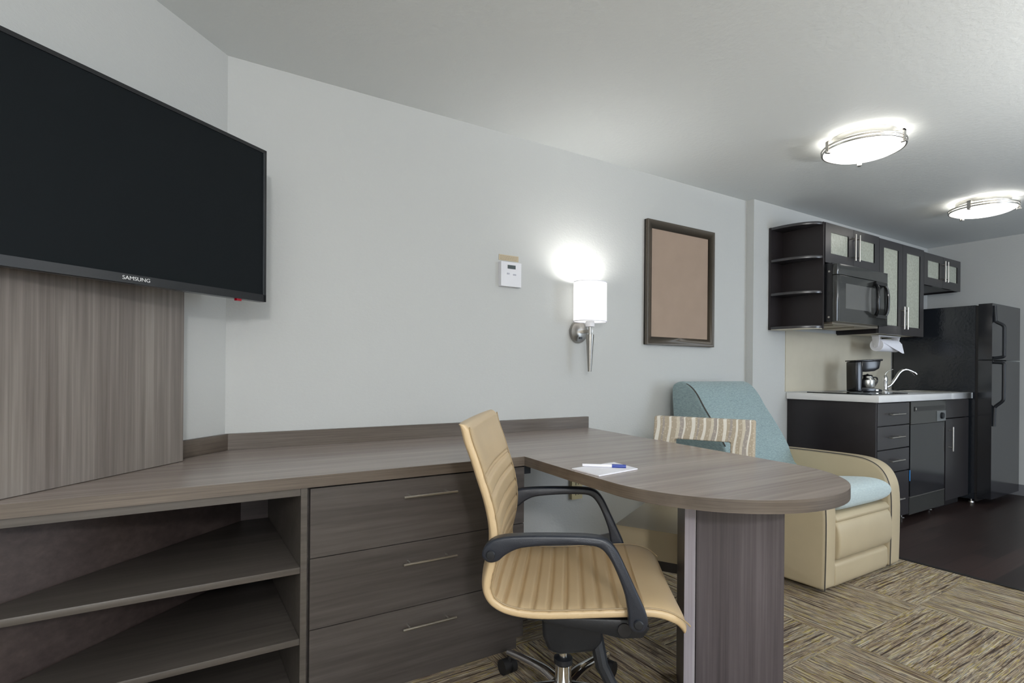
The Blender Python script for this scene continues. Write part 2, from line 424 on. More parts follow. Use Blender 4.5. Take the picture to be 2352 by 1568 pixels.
# ------------------------------------------------------------------ built-in desk: worktop, shelf unit, drawer unit
DF = 1.768
def desk():
    t = Thing('desk_worktop', 'grey-brown laminate desktop running along the wall and out into a rounded peninsula', 'desk', (1.53, 1.2, 0))
    poly = [(-.553, DF), (1.166, DF), (1.14, 1.45)]
    cx, cy, r = 1.535, 1.2, .41
    for k in range(0, 37): 
        a = PI + PI * k / 36; poly.append((cx + r * math.cos(a), cy + r * math.sin(a)))
    poly += [(2.02, 1.85), (2.098, WY - .002), (.185, WY - .002), (.176, WY - .009)]
    b = B().prism(poly, 2, .724, .76, 0)
    me = b.mesh('top_board', t.loc, .35)
    me.materials.append(M['topw']); me.materials.append(M['edgew'])
    for p in me.polygons:
        if p.normal.z < .5: p.material_index = 1
    o = bpy.data.objects.new('top_board', me); C.objects.link(o); o.parent = t.e
    t.part('backsplash', B().box(.182, 2.098, WY - .020, WY - .001, .7605, .826, .001), M['edgew'])
    d = Vector((-1, -1)).normalized()
    p0 = Vector((.180, WY - .002)); nn = Vector((.7071, -.7071))
    q = [p0 + nn * .001, p0 + nn * .0195 + d * -.004, p0 + d * 1.0 + nn * .0195, p0 + d * 1.0 + nn * .001]
    t.part('backsplash', B().prism([tuple(v) for v in q], 2, .7605, .826, .0008), M['edgew'])
    # support under the rounded end
    def board(p, ang, ln, th, z1):
        m = Matrix.Translation((p[0], p[1], 0)) @ Matrix.Rotation(math.radians(ang), 4, 'Z')
        return B().box(0, ln, -th / 2, th / 2, .0, z1, .001, 2, m)
    f = t.part('support_panel', board((1.352, 1.120), 45, .30, .032, .7235), M['legw'])
    m = Matrix.Translation((1.352, 1.120, 0)) @ Matrix.Rotation(math.radians(45), 4, 'Z')
    t.part('edge_band', B().box(-.0015, .0, -.016, .016, .001, .7225, 0, 2, m), M['legedge'], f, 'pale front edge of the support panel')
    t.part('support_panel', board((1.352 + .09 + .012, 1.12 + .07 - .010), -45, .262, .028, .7235), M['legw'])
    t.part('bracket', B().box(1.17, 1.20, 1.775, 1.80, .69, .7235, .001), M['blkp'])
desk()

def shelf_unit():
    t = Thing('open_shelf_unit', 'open dark wood shelf unit under the left end of the desk, empty', 'shelves', (-.1, 1.95, 0))
    x1 = .357
    t.part('side_panel', B().box(.338, x1, 1.772, 2.47, .0, .7235, .001), M['shelfw'])
    t.part('front_rail', B().box(-.53, .3375, 1.776, 1.80, .700, .7235, .001), M['shelfw'])
    for z in (.478, .256, .045):
        # shelf cut along the slanted back
        t.part('shelf', B().prism([(-.53, 1.775), (.3375, 1.775), (.3375, 2.44), (.235, 2.44), (-.49, 1.79)], 2, z - .02, z, .001), M['shelfw'])
    a, e = Vector((-.50, 1.80)), Vector((.236, 2.4515)); d = (e - a).normalized(); n = Vector((-d.y, d.x)) * .016
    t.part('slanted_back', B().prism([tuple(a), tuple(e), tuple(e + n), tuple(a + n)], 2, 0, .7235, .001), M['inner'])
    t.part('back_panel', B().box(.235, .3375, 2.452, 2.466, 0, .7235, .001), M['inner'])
    t.part('plinth', B().box(-.50, .3375, 1.82, 1.836, 0, .0245, .0), M['inner'])
shelf_unit()

def bar_handle(t, parent, p0, p1, out, r=.0055, inset=.03, foot=.028):
    p0, p1, out = Vector(p0), Vector(p1), Vector(out).normalized()
    d = (p1 - p0).normalized(); b = B()
    b.tube([p0, p1], r, 12)
    for q in (p0 + d * inset, p1 - d * inset): b.tube([q, q - out * foot], r * .75, 8)
    return t.part('handle', b, M['nickel'], parent)

def drawer_unit():
    t = Thing('desk_drawer_unit', 'dark wood unit of three wide drawers under the desk, left of the tan office chair', 'drawer unit', (.76, 2.1, 0))
    t.part('carcass', B().box(.3585, 1.165, 1.80, 2.40, .055, .7235, .0015), M['cabx'])
    t.part('plinth', B().box(.362, 1.155, 1.80, 1.82, .0, .0545, 0).box(1.136, 1.155, 1.82, 2.40, .0, .0545, 0), M['cabx'])
    for z0, z1, hz in ((.5005, .7185, .664), (.2755, .4975, .436), (.058, .2725, .216)):
        dr = t.part('drawer', B().box(.3665, 1.168, 1.772, 1.7985, z0, z1, .0012), M['cabx'])
        bar_handle(t, dr, (.662, 1.738, hz), (.862, 1.738, hz - .001), (0, -1, 0), .0045, .028, .034)
drawer_unit()

# ------------------------------------------------------------------ office chair
def office_chair():
    th = math.radians(-38)
    t = Thing('office_chair', 'tan leather swivel chair with ribbed seat and black arms, at the peninsula', 'office chair', (1.05, 1.36, 0), th, None, True)
    prof = [(-.287, .948), (-.276, .90), (-.256, .845), (-.238, .79), (-.219, .73), (-.207, .67), (-.205, .62), (-.212, .57), (-.222, .525),
            (-.221, .49), (-.203, .458), (-.168, .436), (-.12, .425), (-.06, .4225), (.01, .427), (.08, .433), (.15, .439), (.215, .444), (.262, .440), (.295, .425), (.318, .402)]
    P = smoothpts([(a, b, 0) for a, b in prof], 14)
    # arc length
    s = [0]
    for i in range(1, len(P)): s.append(s[-1] + (P[i] - P[i - 1]).length)
    Ltot = s[-1]; import bisect
    def at(u):
        q = min(max(u, 0), 1) * Ltot; i = max(1, min(len(P) - 1, bisect.bisect_left(s, q)))
        f = (q - s[i - 1]) / max(1e-9, s[i] - s[i - 1]); p = P[i - 1].lerp(P[i], f)
        j0, j1 = max(0, i - 4), min(len(P) - 1, i + 3); tn = (P[j1] - P[j0]).normalized()
        return p, Vector((-tn.y, tn.x, 0)) , q      # normal towards the sitter
    grooves = [.158, .168, .215, .268, .318, .366, .412, .457, .502] + [.547 + .0455 * k for k in range(8)]
    def shape(u, v):
        p, nrm, q = at(u); 
        if nrm.x < 0 and nrm.y < 0: nrm = -nrm
        ang = v * 2 * PI; cs, sn = math.cos(ang), math.sin(ang)
        w = .272 + .012 * max(0, 1 - q / .35) - .10 * max(0, (q - (Ltot - .05)) / .05) * .25
        y = w * math.copysign(abs(cs) ** .32, cs)
        k = math.copysign(abs(sn) ** .55, sn)
        th_ = .036
        if q < .02: th_ *= .35 + .65 * math.sqrt(q / .02)
        if q > Ltot - .04: th_ *= .25 + .75 * math.sqrt(max(0, (Ltot - q) / .04))
        off = th_ * (.5 + .5 * k)
        edge = 1 - min(1, abs(y) / w) ** 10
        if k > 0:
            g = min(abs(q - gg) for gg in grooves)
            off -= (.0105 * math.exp(-(g / .006) ** 2) - .003) * edge * min(1, k * 1.5)
            off += .004 * math.exp(-((abs(y) - w + .012) / .006) ** 2) * 0
        # seat and back are a little dished across
        off -= .016 * (1 - (y / w) ** 2) * (1 if q < Ltot - .12 else 0.4)
        return Vector((p.x + nrm.x * off, y, p.y + nrm.y * off))
    b = B(); rows = b.grid(shape, 420, 56, True)
    b.bm.faces.new(rows[0]); b.bm.faces.new(rows[-1])
    shell = t.part('seat_shell', b, M['tan'], None, 'one-piece tan leather seat and back with stitched ribs', 1.2)
    for sy in (-1, 1):
        path = []
        for i in range(0, 101):
            p, nrm, q = at(.012 + .975 * i / 100)
            if nrm.x < 0 and nrm.y < 0: nrm = -nrm
            w = .272 + .012 * max(0, 1 - q / .35)
            path.append((p.x + nrm.x * .030, sy * (w - .0055), p.y + nrm.y * .030))
        t.part('piping', B().tube(path, .0022, 6), M['tanseam'], shell)
    out = [(-.214, .606), (-.206, .632), (-.172, .655), (-.10, .664), (0, .668), (.075, .668), (.112, .659), (.138, .632), (.162, .585), (.188, .53), (.213, .475),
           (.216, .448), (.205, .430), (.185, .428), (.170, .440), (.166, .475), (.158, .52), (.140, .570), (.118, .614), (.092, .640), (.05, .645), (-.03, .641), (-.11, .631), (-.150, .612), (-.172, .594), (-.197, .590)]
    sm = [(p.x, p.y) for p in smoothpts([(a, b_, 0) for a, b_ in out], 4, True)]
    for sy in (-1, 1):
        y0 = sy * .292
        arm = t.part('armrest', B().prism(sm, 1, y0 - .020, y0 + .020, .007, 3, None, .9), M['armtop'])
        for px, pz in ((-.190, .612), (.192, .450)):
            t.part('bolt', B().lathe([(.0, .0), (.010, .0), (.0125, -.003), (.010, -.006), (0, -.007)] if sy < 0 else [(0, 0), (.010, 0), (.0125, .003), (.010, .006), (0, .007)], (px, sy * .312, pz), 'Y', 16), M['blkp'], arm)
        # lug that joins the arm to the shell
        t.part('arm_lug', B().lathe([(.013, 0), (.013, .035)], (-.190, sy * .292 - (.035 if sy > 0 else 0), .612), 'Y', 14), M['blkp'], arm)
        t.part('arm_lug', B().lathe([(.013, 0), (.013, .06)], (.192, sy * .292 - (.06 if sy > 0 else 0), .447), 'Y', 14), M['blkp'], arm)
    # seat plate and tilt mechanism
    b = B(); b.prism([(-.06, .418), (.20, .425), (.235, .405), (.215, .375), (.16, .37), (.08, .385), (-.05, .400)], 1, -.23, -.19, .006, 2)
    b.prism([(-.06, .418), (.20, .425), (.235, .405), (.215, .375), (.16, .37), (.08, .385), (-.05, .400)], 1, .19, .23, .006, 2)
    b.box(-.10, .20, -.20, .20, .395, .418, .006)
    pl = t.part('seat_plate', b, M['blkp'])
    t.part('bolt', B().lathe([(.018, 0), (.018, -.006), (0, -.008)], (.165, -.231, .398), 'Y', 20), M['blkp2'], pl)
    t.part('tilt_housing', B().prism([(-.065, .375), (-.062, .30), (-.045, .256), (-.01, .247), (.09, .262), (.115, .29), (.12, .375), (.07, .396), (-.03, .396)], 1, -.10, .09, .014, 3), M['blkp'])
    lv = t.part('tilt_lever', B().tube([(.08, -.02, .35), (.095, -.06, .31), (.115, -.085, .22), (.16, -.10, .14), (.20, -.11, .10)], [.020, .022, .020, .017, .022], 10, False, 1.0), M['blkp'])
    t.part('gas_lift', B().lathe([(.014, .12), (.014, .26)], (0, 0, 0), 'Z', 20), M['chrome'])
    t.part('lift_cover', B().lathe([(.026, .10), (.0255, .172), (.022, .176), (.016, .176)], (0, 0, 0), 'Z', 24), M['chrome'])
    t.part('lift_collar', B().lathe([(.016, .174), (.0295, .176), (.0295, .192), (.016, .197)], (0, 0, 0), 'Z', 24), M['blkp'])
    b = B(); b.lathe([(.0, .062), (.040, .062), (.046, .075), (.044, .108), (.030, .118), (0, .118)], (0, 0, 0), 'Z', 30)
    hub = t.part('base_hub', b, M['chrome'])
    for k in range(5):
        a = math.radians(93 + 38 - 72 * k)
        d = Vector((math.cos(a), math.sin(a), 0))
        pa = smoothpts([d * .03 + Vector((0, 0, .100)), d * .10 + Vector((0, 0, .106)), d * .20 + Vector((0, 0, .095)), d * .30 + Vector((0, 0, .076))], 6)
        t.part('base_leg', B().tube(pa, [.021 - .009 * i / (len(pa) - 1) for i in range(len(pa))], 14, False, 1.1), M['chrome'])
        c = d * .295
        e = Vector((-d.y, d.x, 0)); ww = [c + d * .012 + e * q for q in (-.026, -.006, .006, .026)]
        b = B()
        for q0, q1 in ((ww[0], ww[1]), (ww[2], ww[3])):
            b.tube([q0 + Vector((0, 0, .027)), q1 + Vector((0, 0, .027))], .027, 22)
        cast = t.part('caster', b, M['blkp2'])
        t.part('stem', B().tube([c + Vector((0, 0, .045)), c + Vector((0, 0, .082))], .007, 10).tube([c + d * .012 + e * -.012 + Vector((0, 0, .032)), c + d * .012 + e * .012 + Vector((0, 0, .032))], .022, 18), M['blkp2'], cast)
office_chair()

# ------------------------------------------------------------------ dining chair
def dining_chair():
    th = math.radians(-152)
    t = Thing('dining_chair', 'low-backed chair in patterned beige fabric with tan seat, tucked under the peninsula', 'chair', (1.889, 1.584, 0), th, None, True)
    hw = .235
    def pad(u, v, x0=-.25, x1=.25, z0=.335, z1=.455):
        return None
    t.part('seat', B().box(-.26, .255, -hw, hw, .345, .462, .028, 4), M['tan2'])
    t.part('seat_frame', B().box(-.255, .25, -hw + .006, hw - .006, .305, .344, .003), M['dkwood'])
    lean = lambda z: -.255 - (z - .40) * .16
    b = B()
    ys = [-hw, -hw + .105, hw - .105, hw]; zs = [.43, .52, .765, .872]
    V = {(i, j, k): b.bm.verts.new((-.253 - .058 * k - (zs[j] - .40) * .16, ys[i], zs[j])) for i in range(4) for j in range(4) for k in (0, 1)}
    F = b.bm.faces.new
    for i in range(3):
        for j in range(3):
            if (i, j) == (1, 1): continue
            F([V[i, j, 0], V[i + 1, j, 0], V[i + 1, j + 1, 0], V[i, j + 1, 0]]); F([V[i, j, 1], V[i, j + 1, 1], V[i + 1, j + 1, 1], V[i + 1, j, 1]])
    loop = [(0, 0), (1, 0), (2, 0), (3, 0), (3, 1), (3, 2), (3, 3), (2, 3), (1, 3), (0, 3), (0, 2), (0, 1)]
    for lp in (loop, [(1, 1), (2, 1), (2, 2), (1, 2)]):
        for p, q in zip(lp, lp[1:] + lp[:1]): F([V[p + (0,)], V[q + (0,)], V[q + (1,)], V[p + (1,)]])
    bmesh.ops.recalc_face_normals(b.bm, faces=b.bm.faces)
    b._bev(list(b.bm.faces), .009, 3)
    t.part('backrest', b, M['patt'], None, 'open-framed backrest in beige, grey and cream wavy stripes')
    for x, sx in ((.225, 0), (-.225, -.05)):
        for y in (-hw + .025, hw - .025):
            t.part('leg', B().prism([(-.018, -.018), (.018, -.018), (.018, .018), (-.018, .018)], 2, 0, .304, .002, 2,
                   Matrix.Translation((x, y, 0)) @ Matrix(((1, 0, -sx / .304, sx), (0, 1, 0, 0), (0, 0, 1, 0), (0, 0, 0, 1)))), M['dkwood'])
dining_chair()

# ------------------------------------------------------------------ recliner
def recliner():
    t = Thing('recliner', 'beige leather recliner with teal fabric back and cushion, against the wall by the kitchen', 'armchair', (3.10, 1.9, 0))
    x0, x1 = 2.702, 3.498; wl, wr = .108, .128
    ap = [(1.432, .03), (1.428, .25), (1.430, .42), (1.446, .505), (1.485, .565), (1.545, .598), (1.63, .610), (1.80, .611), (2.00, .608), (2.15, .604)]
    pts = [(p.x, p.y) for p in smoothpts([(a, b, 0) for a, b in ap], 5)]
    poly = pts + [(2.33, .60), (2.36, .30), (2.34, .02)]
    for a, b in ((x0, x0 + wl), (x1 - wr, x1)):
        arm = t.part('armrest', B().prism(poly, 0, a, b, .014, 3, None, .9), M['tan2'])
        for xx in ((a + .004,) if a == x0 else (a + .004,)):
            path = [(xx, y - .001 if z < .5 else y, z) for y, z in pts]
            path = [Vector((xx, y + (.010 if z > .55 else .0) * 0, z)) for y, z in pts]
            # piping set slightly in from the corner, following the front and the top
            off = []
            for i, p in enumerate(path):
                q = path[min(i + 1, len(path) - 1)] - path[max(i - 1, 0)]
                nn = Vector((0, q.z, -q.y)).normalized()
                off.append(p - Vector((0, -nn.y, -nn.z)) * -.0 + Vector((0, -nn.y, -nn.z)) * .004)
            t.part('piping', B().tube(off, .0028, 6), M['seam'], arm)
    a, b = x0 + wl + .002, x1 - wr - .002
    t.part('seat_base', B().box(a, b, 1.51, 2.32, .04, .365, .01), M['tan2'])
    t.part('seat_lip', B().prism([(1.435, .345), (1.425, .362), (1.445, .385), (1.60, .400), (1.60, .34)], 0, a, b, .008, 3), M['tan2'])
    def pillow(yy, zz, name, bev):
        t.part(name, B().prism([(p.x, p.y) for p in smoothpts([(q[0], q[1], 0) for q in zip(yy, zz)], 5, True)], 0, a + .002, b - .002, bev, 4, None, 1.0), M['tan2'])
    pillow([1.50, 1.44, 1.418, 1.412, 1.42, 1.445, 1.50], [.155, .158, .185, .25, .32, .352, .36], 'footrest', .012)
    pillow([1.51, 1.455, 1.436, 1.434, 1.445, 1.51], [.012, .018, .045, .105, .14, .148], 'footrest_lower_panel', .010)
    # cushion: crowned teal pad
    def cush(u, v):
        ang = v * 2 * PI; cs, sn = math.cos(ang), math.sin(ang)
        x = (a + b) / 2 + (b - a) / 2 * .985 * (2 * u - 1)
        e = (1 - abs(2 * u - 1) ** 6) ** .35 if abs(2 * u - 1) < 1 else 0
        y = 1.73 + .31 * math.copysign(abs(cs) ** .45, cs)
        h = .066 * (.35 + .65 * e)
        z = .452 + h * math.copysign(abs(sn) ** .5, sn) + (.018 * e if sn > 0 else 0) * (1 - (cs) ** 4) - (y - 1.45) * .16
        return Vector((x, y, z))
    bb = B(); rows = bb.grid(cush, 48, 48, True); bb.bm.faces.new(rows[0]); bb.bm.faces.new(rows[-1])
    t.part('seat_cushion', bb, M['ltteal'], None, 'pale teal fabric seat cushion', 1.0)
    bp = [(1.93, .46), (1.975, .53), (2.03, .65), (2.11, .775), (2.18, .87), (2.235, .955), (2.29, 1.012), (2.35, 1.036), (2.41, 1.022), (2.432, .98), (2.425, .85), (2.40, .60), (2.37, .46)]
    ps = [(p.x, p.y) for p in smoothpts([(q[0], q[1], 0) for q in bp], 4, True)]
    bk = t.part('backrest', B().prism(ps, 0, 2.745, 3.385, .042, 5, None, 1.1), M['teal'], None, 'teal woven fabric backrest')
    front = [p for p in ps if p[1] > .5 and (p[0] < 2.425)]
    path = [Vector((2.752, p.x, p.y)) for p in smoothpts([(q[0], q[1], 0) for q in [(2.03, .66), (2.11, .783), (2.18, .878), (2.235, .958), (2.285, 1.005), (2.345, 1.026), (2.40, 1.015), (2.424, .98)]], 5)]
    t.part('piping', B().tube(path, .004, 8), M['seam'], bk)
recliner()

# ------------------------------------------------------------------ paper and pen on the peninsula
def desk_items():
    z = .7605
    pts = [(1.153, 1.455), (1.150, 1.312), (1.350, 1.342), (1.366, 1.478)]
    single('notepad', B().prism(pts, 2, z, z + .004, .0004, 1), M['paper'], 'thin white notepad lying on the peninsula near its inner edge', 'notepad', (1.25, 1.4, z))
    a, c = Vector((1.222, 1.470, z + .0105)), Vector((1.327, 1.366, z + .0105))
    a = Vector((1.205, 1.462, z + .0098)); c = Vector((1.318, 1.366, z + .0098))
    d = (c - a).normalized()
    t = Thing('pen', 'white pen with a blue cap lying on the notepad', 'pen', tuple((a + c) / 2))
    m = a + (c - a) * .68
    t.part('barrel', B().tube([a, m], [.0045, .0055], 12), M['paper'])
    t.part('cap', B().tube([m, c], [.0062, .0058], 12), M['blue'], None, 'blue cap')
desk_items()

# ------------------------------------------------------------------ things on the wall
def wall_items():
    y = WY
    t = Thing('thermostat', 'small white wall thermostat with a dark display', 'thermostat', (1.54, y, 1.61))
    t.part('body', B().box(1.478, 1.606, y - .028, y - .001, 1.549, 1.680, .007, 3), M['white'])
    t.part('wall_mount', B().box(1.490, 1.594, y - .002, y, 1.56, 1.67, 0), M['white'])
    t.part('display', B().box(1.518, 1.568, y - .0295, y - .027, 1.644, 1.664, .0005), M['lcd'])
    t.part('button', B().box(1.514, 1.530, y - .0295, y - .027, 1.613, 1.621, .0012), M['button'])
    t.part('button', B().box(1.553, 1.572, y - .0295, y - .027, 1.610, 1.618, .0012), M['button'])
    t = Thing('label_strip', 'tan instruction strip stuck on the wall just above the thermostat', 'label', (1.54, y, 1.70))
    t.part('strip', B().box(1.478, 1.603, y - .003, y - .001, 1.691, 1.722, .0005), M['tape'])
    b = B()
    for zz in (1.714, 1.706, 1.698):
        x = 1.486
        while x < 1.594:
            w = random.uniform(.004, .012); b.box(x, min(x + w, 1.596), y - .0034, y - .0029, zz - .0012, zz + .0012, 0); x += w + .003
    t.part('fine_print', b, M['ink'])
    # picture
    t = Thing('framed_board', 'blank taupe board in a dark bronze frame hanging right of the lamp', 'picture', (2.89, y, 1.68))
    X0, X1, Z0, Z1, w = 2.565, 3.225, 1.272, 2.078, .052
    b = B()
    for z0 in (0, 1):
        pass
    pf = [(0, 0), (w, .010), (w, .016), (0, .034)]
    def rail(p, q, r_, s_):
        # mitred frame rail from outer corners p,q to inner corners r_,s_
        vs = []
        for (ox, oz), (ix, iz) in ((p, r_), (q, s_)):
            vs.append([Vector((ox, y - .001, oz)), Vector((ox, y - .032, oz)), Vector((ox + (ix - ox) * .25, y - .034, oz + (iz - oz) * .25)), Vector((ix, y - .018, iz)), Vector((ix, y - .001, iz))])
        A = b._new(vs[0]); D = b._new(vs[1])
        b.bm.faces.new(A); b.bm.faces.new(D[::-1])
        for i in range(5): b.bm.faces.new([A[i], D[i], D[(i + 1) % 5], A[(i + 1) % 5]])
    o = [(X0, Z0), (X1, Z0), (X1, Z1), (X0, Z1)]; ii = [(X0 + w, Z0 + w), (X1 - w, Z0 + w), (X1 - w, Z1 - w), (X0 + w, Z1 - w)]
    for k in range(4): rail(o[k], o[(k + 1) % 4], ii[k], ii[(k + 1) % 4])
    t.part('frame', b, M['frame'], None, None, .3)
    t.part('board', B().box(X0 + w - .004, X1 - w + .004, y - .014, y - .004, Z0 + w - .004, Z1 - w + .004, 0), M['pic'])
    # sconce
    t = Thing('wall_sconce', 'lit wall lamp with a white drum shade and tapered nickel stem', 'wall lamp', (2.03, y, 1.33))
    t.part('backplate', B().lathe([(.062, -.001), (.066, -.010), (.060, -.022), (.030, -.030), (0, -.032)], (2.022, y, 1.326), 'Y', 40), M['snickel'])
    t.part('arm', B().box(2.024, 2.048, 2.40, y - .02, 1.318, 1.335, .002), M['snickel'])
    t.part('switch', B().box(2.014, 2.032, y - .034, y - .024, 1.284, 1.296, .001), M['blkp'])
    sx, sy = 2.030, 2.405
    t.part('stem', B().lathe([(.009, 1.30), (.009, 1.37)], (sx, sy, 0), 'Z', 20), M['snickel'])
    t.part('socket', B().lathe([(0, 1.350), (.026, 1.352), (.026, 1.375), (.018, 1.43), (0, 1.43)], (sx, sy, 0), 'Z', 24), M['white'])
    t.part('tapered_stem', B().lathe([(0, 1.094), (.011, 1.094), (.0235, 1.306), (0, 1.306)], (sx, sy, 0), 'Z', 28), M['snickel'])
    prof = [(.103, 1.382), (.103, 1.606), (.1015, 1.606), (.1015, 1.382), (.103, 1.382)]
    sh = t.part('shade', B().lathe(prof, (sx, sy, 0), 'Z', 56, .80), M['shade'], None, 'white fabric drum shade, lit')
    t.part('diffuser', B().lathe([(0, 1.384), (.1005, 1.384), (.1005, 1.387), (0, 1.387)], (sx, sy, 0), 'Z', 48, .80), M['shade'], sh)
    rim = [(.1045, 0), (.1045, .005), (.101, .005), (.101, 0), (.1045, 0)]
    for z in (1.379, 1.603): t.part('shade_rim', B().lathe([(r, h + z) for r, h in rim], (sx, sy, 0), 'Z', 56, .80), M['paper'], sh)
    # outlet below the desk
    t = Thing('wall_outlet', 'almond electrical outlet on the wall below the peninsula', 'outlet', (2.02, y, .40))
    t.part('cover_plate', B().box(1.975, 2.052, y - .022, y - .001, .345, .470, .003), M['outlet'])
    for zz in (.378, .437):
        b = B()
        for x, h in ((2.003, .010), (2.021, .008)): b.box(x - .0018, x + .0018, y - .0235, y - .0215, zz - h, zz + h, 0)
        t.part('socket', b, M['blkp'])
wall_items()

# ------------------------------------------------------------------ ceiling lights
def ceiling_light(x, y, R, label, rot):
    t = Thing('ceiling_light', label, 'ceiling light', (x, y, CZ), 0, 'flush ceiling lights')
    t.part('base_pan', B().lathe([(0, CZ - .001), (R * .80, CZ - .001), (R * .80, CZ - .030), (R * .77, CZ - .034), (0, CZ - .034)], (x, y, 0), 'Z', 48), M['nickel'])
    prof = [(R * .97, CZ - .060)]
    for k in range(1, 13):
        a = PI / 2 * k / 12; prof.append((R * .97 * math.cos(a), CZ - .062 - .044 * math.sin(a)))
    t.part('glass_bowl', B().lathe(prof + [(max(0, r - .004), z + .004) for r, z in prof[::-1]] + prof[:1], (x, y, 0), 'Z', 56), M['bowl'], None, 'lit white glass bowl')
    for z, rr in ((.052, R), (.068, R * .99)):
        path = [(x + rr * math.cos(2 * PI * k / 64), y + rr * math.sin(2 * PI * k / 64), CZ - z) for k in range(64)]
        t.part('ring', B().tube(path, .0055, 8, True), M['nickel'])
    for k in range(3):
        a = rot + 2 * PI * k / 3; m = Matrix.Translation((x, y, 0)) @ Matrix.Rotation(a, 4, 'Z')
        b = B().box(R * .76, R * 1.03, -.012, .012, CZ - .034, CZ - .026, .001, 1, m).box(R * 1.0, R * 1.03, -.012, .012, CZ - .085, CZ - .026, .001, 1, m).box(R * .93, R * 1.06, -.008, .008, CZ - .090, CZ - .080, .001, 1, m)
        t.part('clip', b, M['nickel'])
    for k in range(2):
        a = rot + .5 + PI * k
        ld = bpy.data.lights.new('bulb', 'POINT'); ld.energy = 1.3; ld.shadow_soft_size = .010; ld.color = (1, .98, .95)
        lo = bpy.data.objects.new('bulb', ld); C.objects.link(lo); lo.parent = t.e; lo.location = (R * .42 * math.cos(a), R * .42 * math.sin(a), -.050)
ceiling_light(3.17, 1.49, .195, 'lit round nickel and glass ceiling light, the nearer of the two', math.radians(150))
ceiling_light(5.07, 1.555, .20, 'lit round nickel and glass ceiling light, the farther one above the refrigerator end', math.radians(175))

# ------------------------------------------------------------------ kitchen: wall units
def shelf_corner():
    t = Thing('curved_end_shelf', 'dark open end shelf with curved shelves at the left of the wall cabinets', 'shelf', (3.9, 2.3, 1.42))
    X0, X1, Z0, Z1 = 3.815, 3.985, 1.42, 2.19
    t.part('back_panel', B().box(X0, X1 - .018, KY - .019, KY - .001, Z0, Z1, .001), M['espd'])
    t.part('side_panel', B().box(X1 - .018, X1, 2.125, KY - .001, Z0, Z1, .001), M['espd'])
    cur = [(X0 + .001, KY - .0195), (X0 + .001, 2.40)]
    for k in range(1, 13):
        a = PI / 2 * k / 12; cur.append((X0 + (X1 - .018 - X0 - .001) * (1 - math.cos(a)), 2.40 - (2.40 - 2.128) * math.sin(a)))
    cur += [(X1 - .0185, KY - .0195)]
    for z in (Z0 + .001, 1.673, 1.926, Z1 - .02):
        t.part('shelf', B().prism(cur, 2, z, z + .019, .0015, 2, None, .6), M['espf'])
    t.part('bottom_lining', B().prism([(x * .98 + 3.93 * .02, y) for x, y in cur], 2, Z0 - .003, Z0 + .0005, 0), M['under'])
shelf_corner()

def glass_door(t, x0, x1, z0, z1, y, hx, hz0, hz1, st=.075):
    b = B(); ys, ye = y, y + .02
    b.box(x0, x0 + st, ys, ye, z0, z1, .0015); b.box(x1 - st, x1, ys, ye, z0, z1, .0015)
    b.box(x0 + st, x1 - st, ys, ye, z0, z0 + st * .95, .0015); b.box(x0 + st, x1 - st, ys, ye, z1 - st * .85, z1, .0015)
    d = t.part('door', b, M['espf'])
    t.part('glass_pane', B().box(x0 + st - .002, x1 - st + .002, ys + .007, ys + .012, z0 + st * .95 - .002, z1 - st * .85 + .002, 0), M['frost'], d, 'textured glass pane')
    bar_handle(t, d, (hx, y - .030, hz0), (hx, y - .030, hz1), (0, -1, 0), .006, .03, .030)

def wall_cabinet(label, x0, x1, z0, z1, hz, name='wall_cabinet', shelves=()):
    t = Thing(name, label, 'cabinet', ((x0 + x1) / 2, 2.28, z0))
    b = B(); yb = KY - .001; yf = 2.142
    b.box(x0, x0 + .018, yf, yb, z0, z1, .001).box(x1 - .018, x1, yf, yb, z0, z1, .001).box(x0 + .018, x1 - .018, yf, yb, z1 - .018, z1, .001)
    b.box(x0 + .018, x1 - .018, yf, yb, z0 + .012, z0 + .03, .001)
    t.part('carcass', b, M['esp'])
    t.part('back_lining', B().box(x0 + .018, x1 - .018, yb - .012, yb, z0 + .03, z1 - .018, 0), M['under'])
    for z in shelves: t.part('inner_shelf', B().box(x0 + .019, x1 - .019, yf + .03, yb - .013, z, z + .018, .001), M['under'])
    m = (x0 + x1) / 2
    glass_door(t, x0 + .001, m - .0015, z0 + .002, z1 - .001, 2.12, m - .030, *hz)
    glass_door(t, m + .0015, x1 - .001, z0 + .002, z1 - .001, 2.12, m + .030, *hz)
    return t
wall_cabinet('dark two-door wall cabinet with textured glass, above the microwave', 3.987, 4.783, 1.898, 2.190, (1.945, 2.145))
w = wall_cabinet('tall dark two-door glass wall cabinet right of the microwave', 4.785, 5.590, 1.420, 2.184, (1.468, 1.655), 'wall_cabinet', (1.66, 1.91))
w.part('bottom_lining', B().box(4.81, 5.56, 2.16, 2.43, 1.4285, 1.4318, 0), M['under'])
wall_cabinet('short dark two-door glass wall cabinet above the refrigerator', 5.592, 6.375, 1.884, 2.172, (1.935, 2.125))

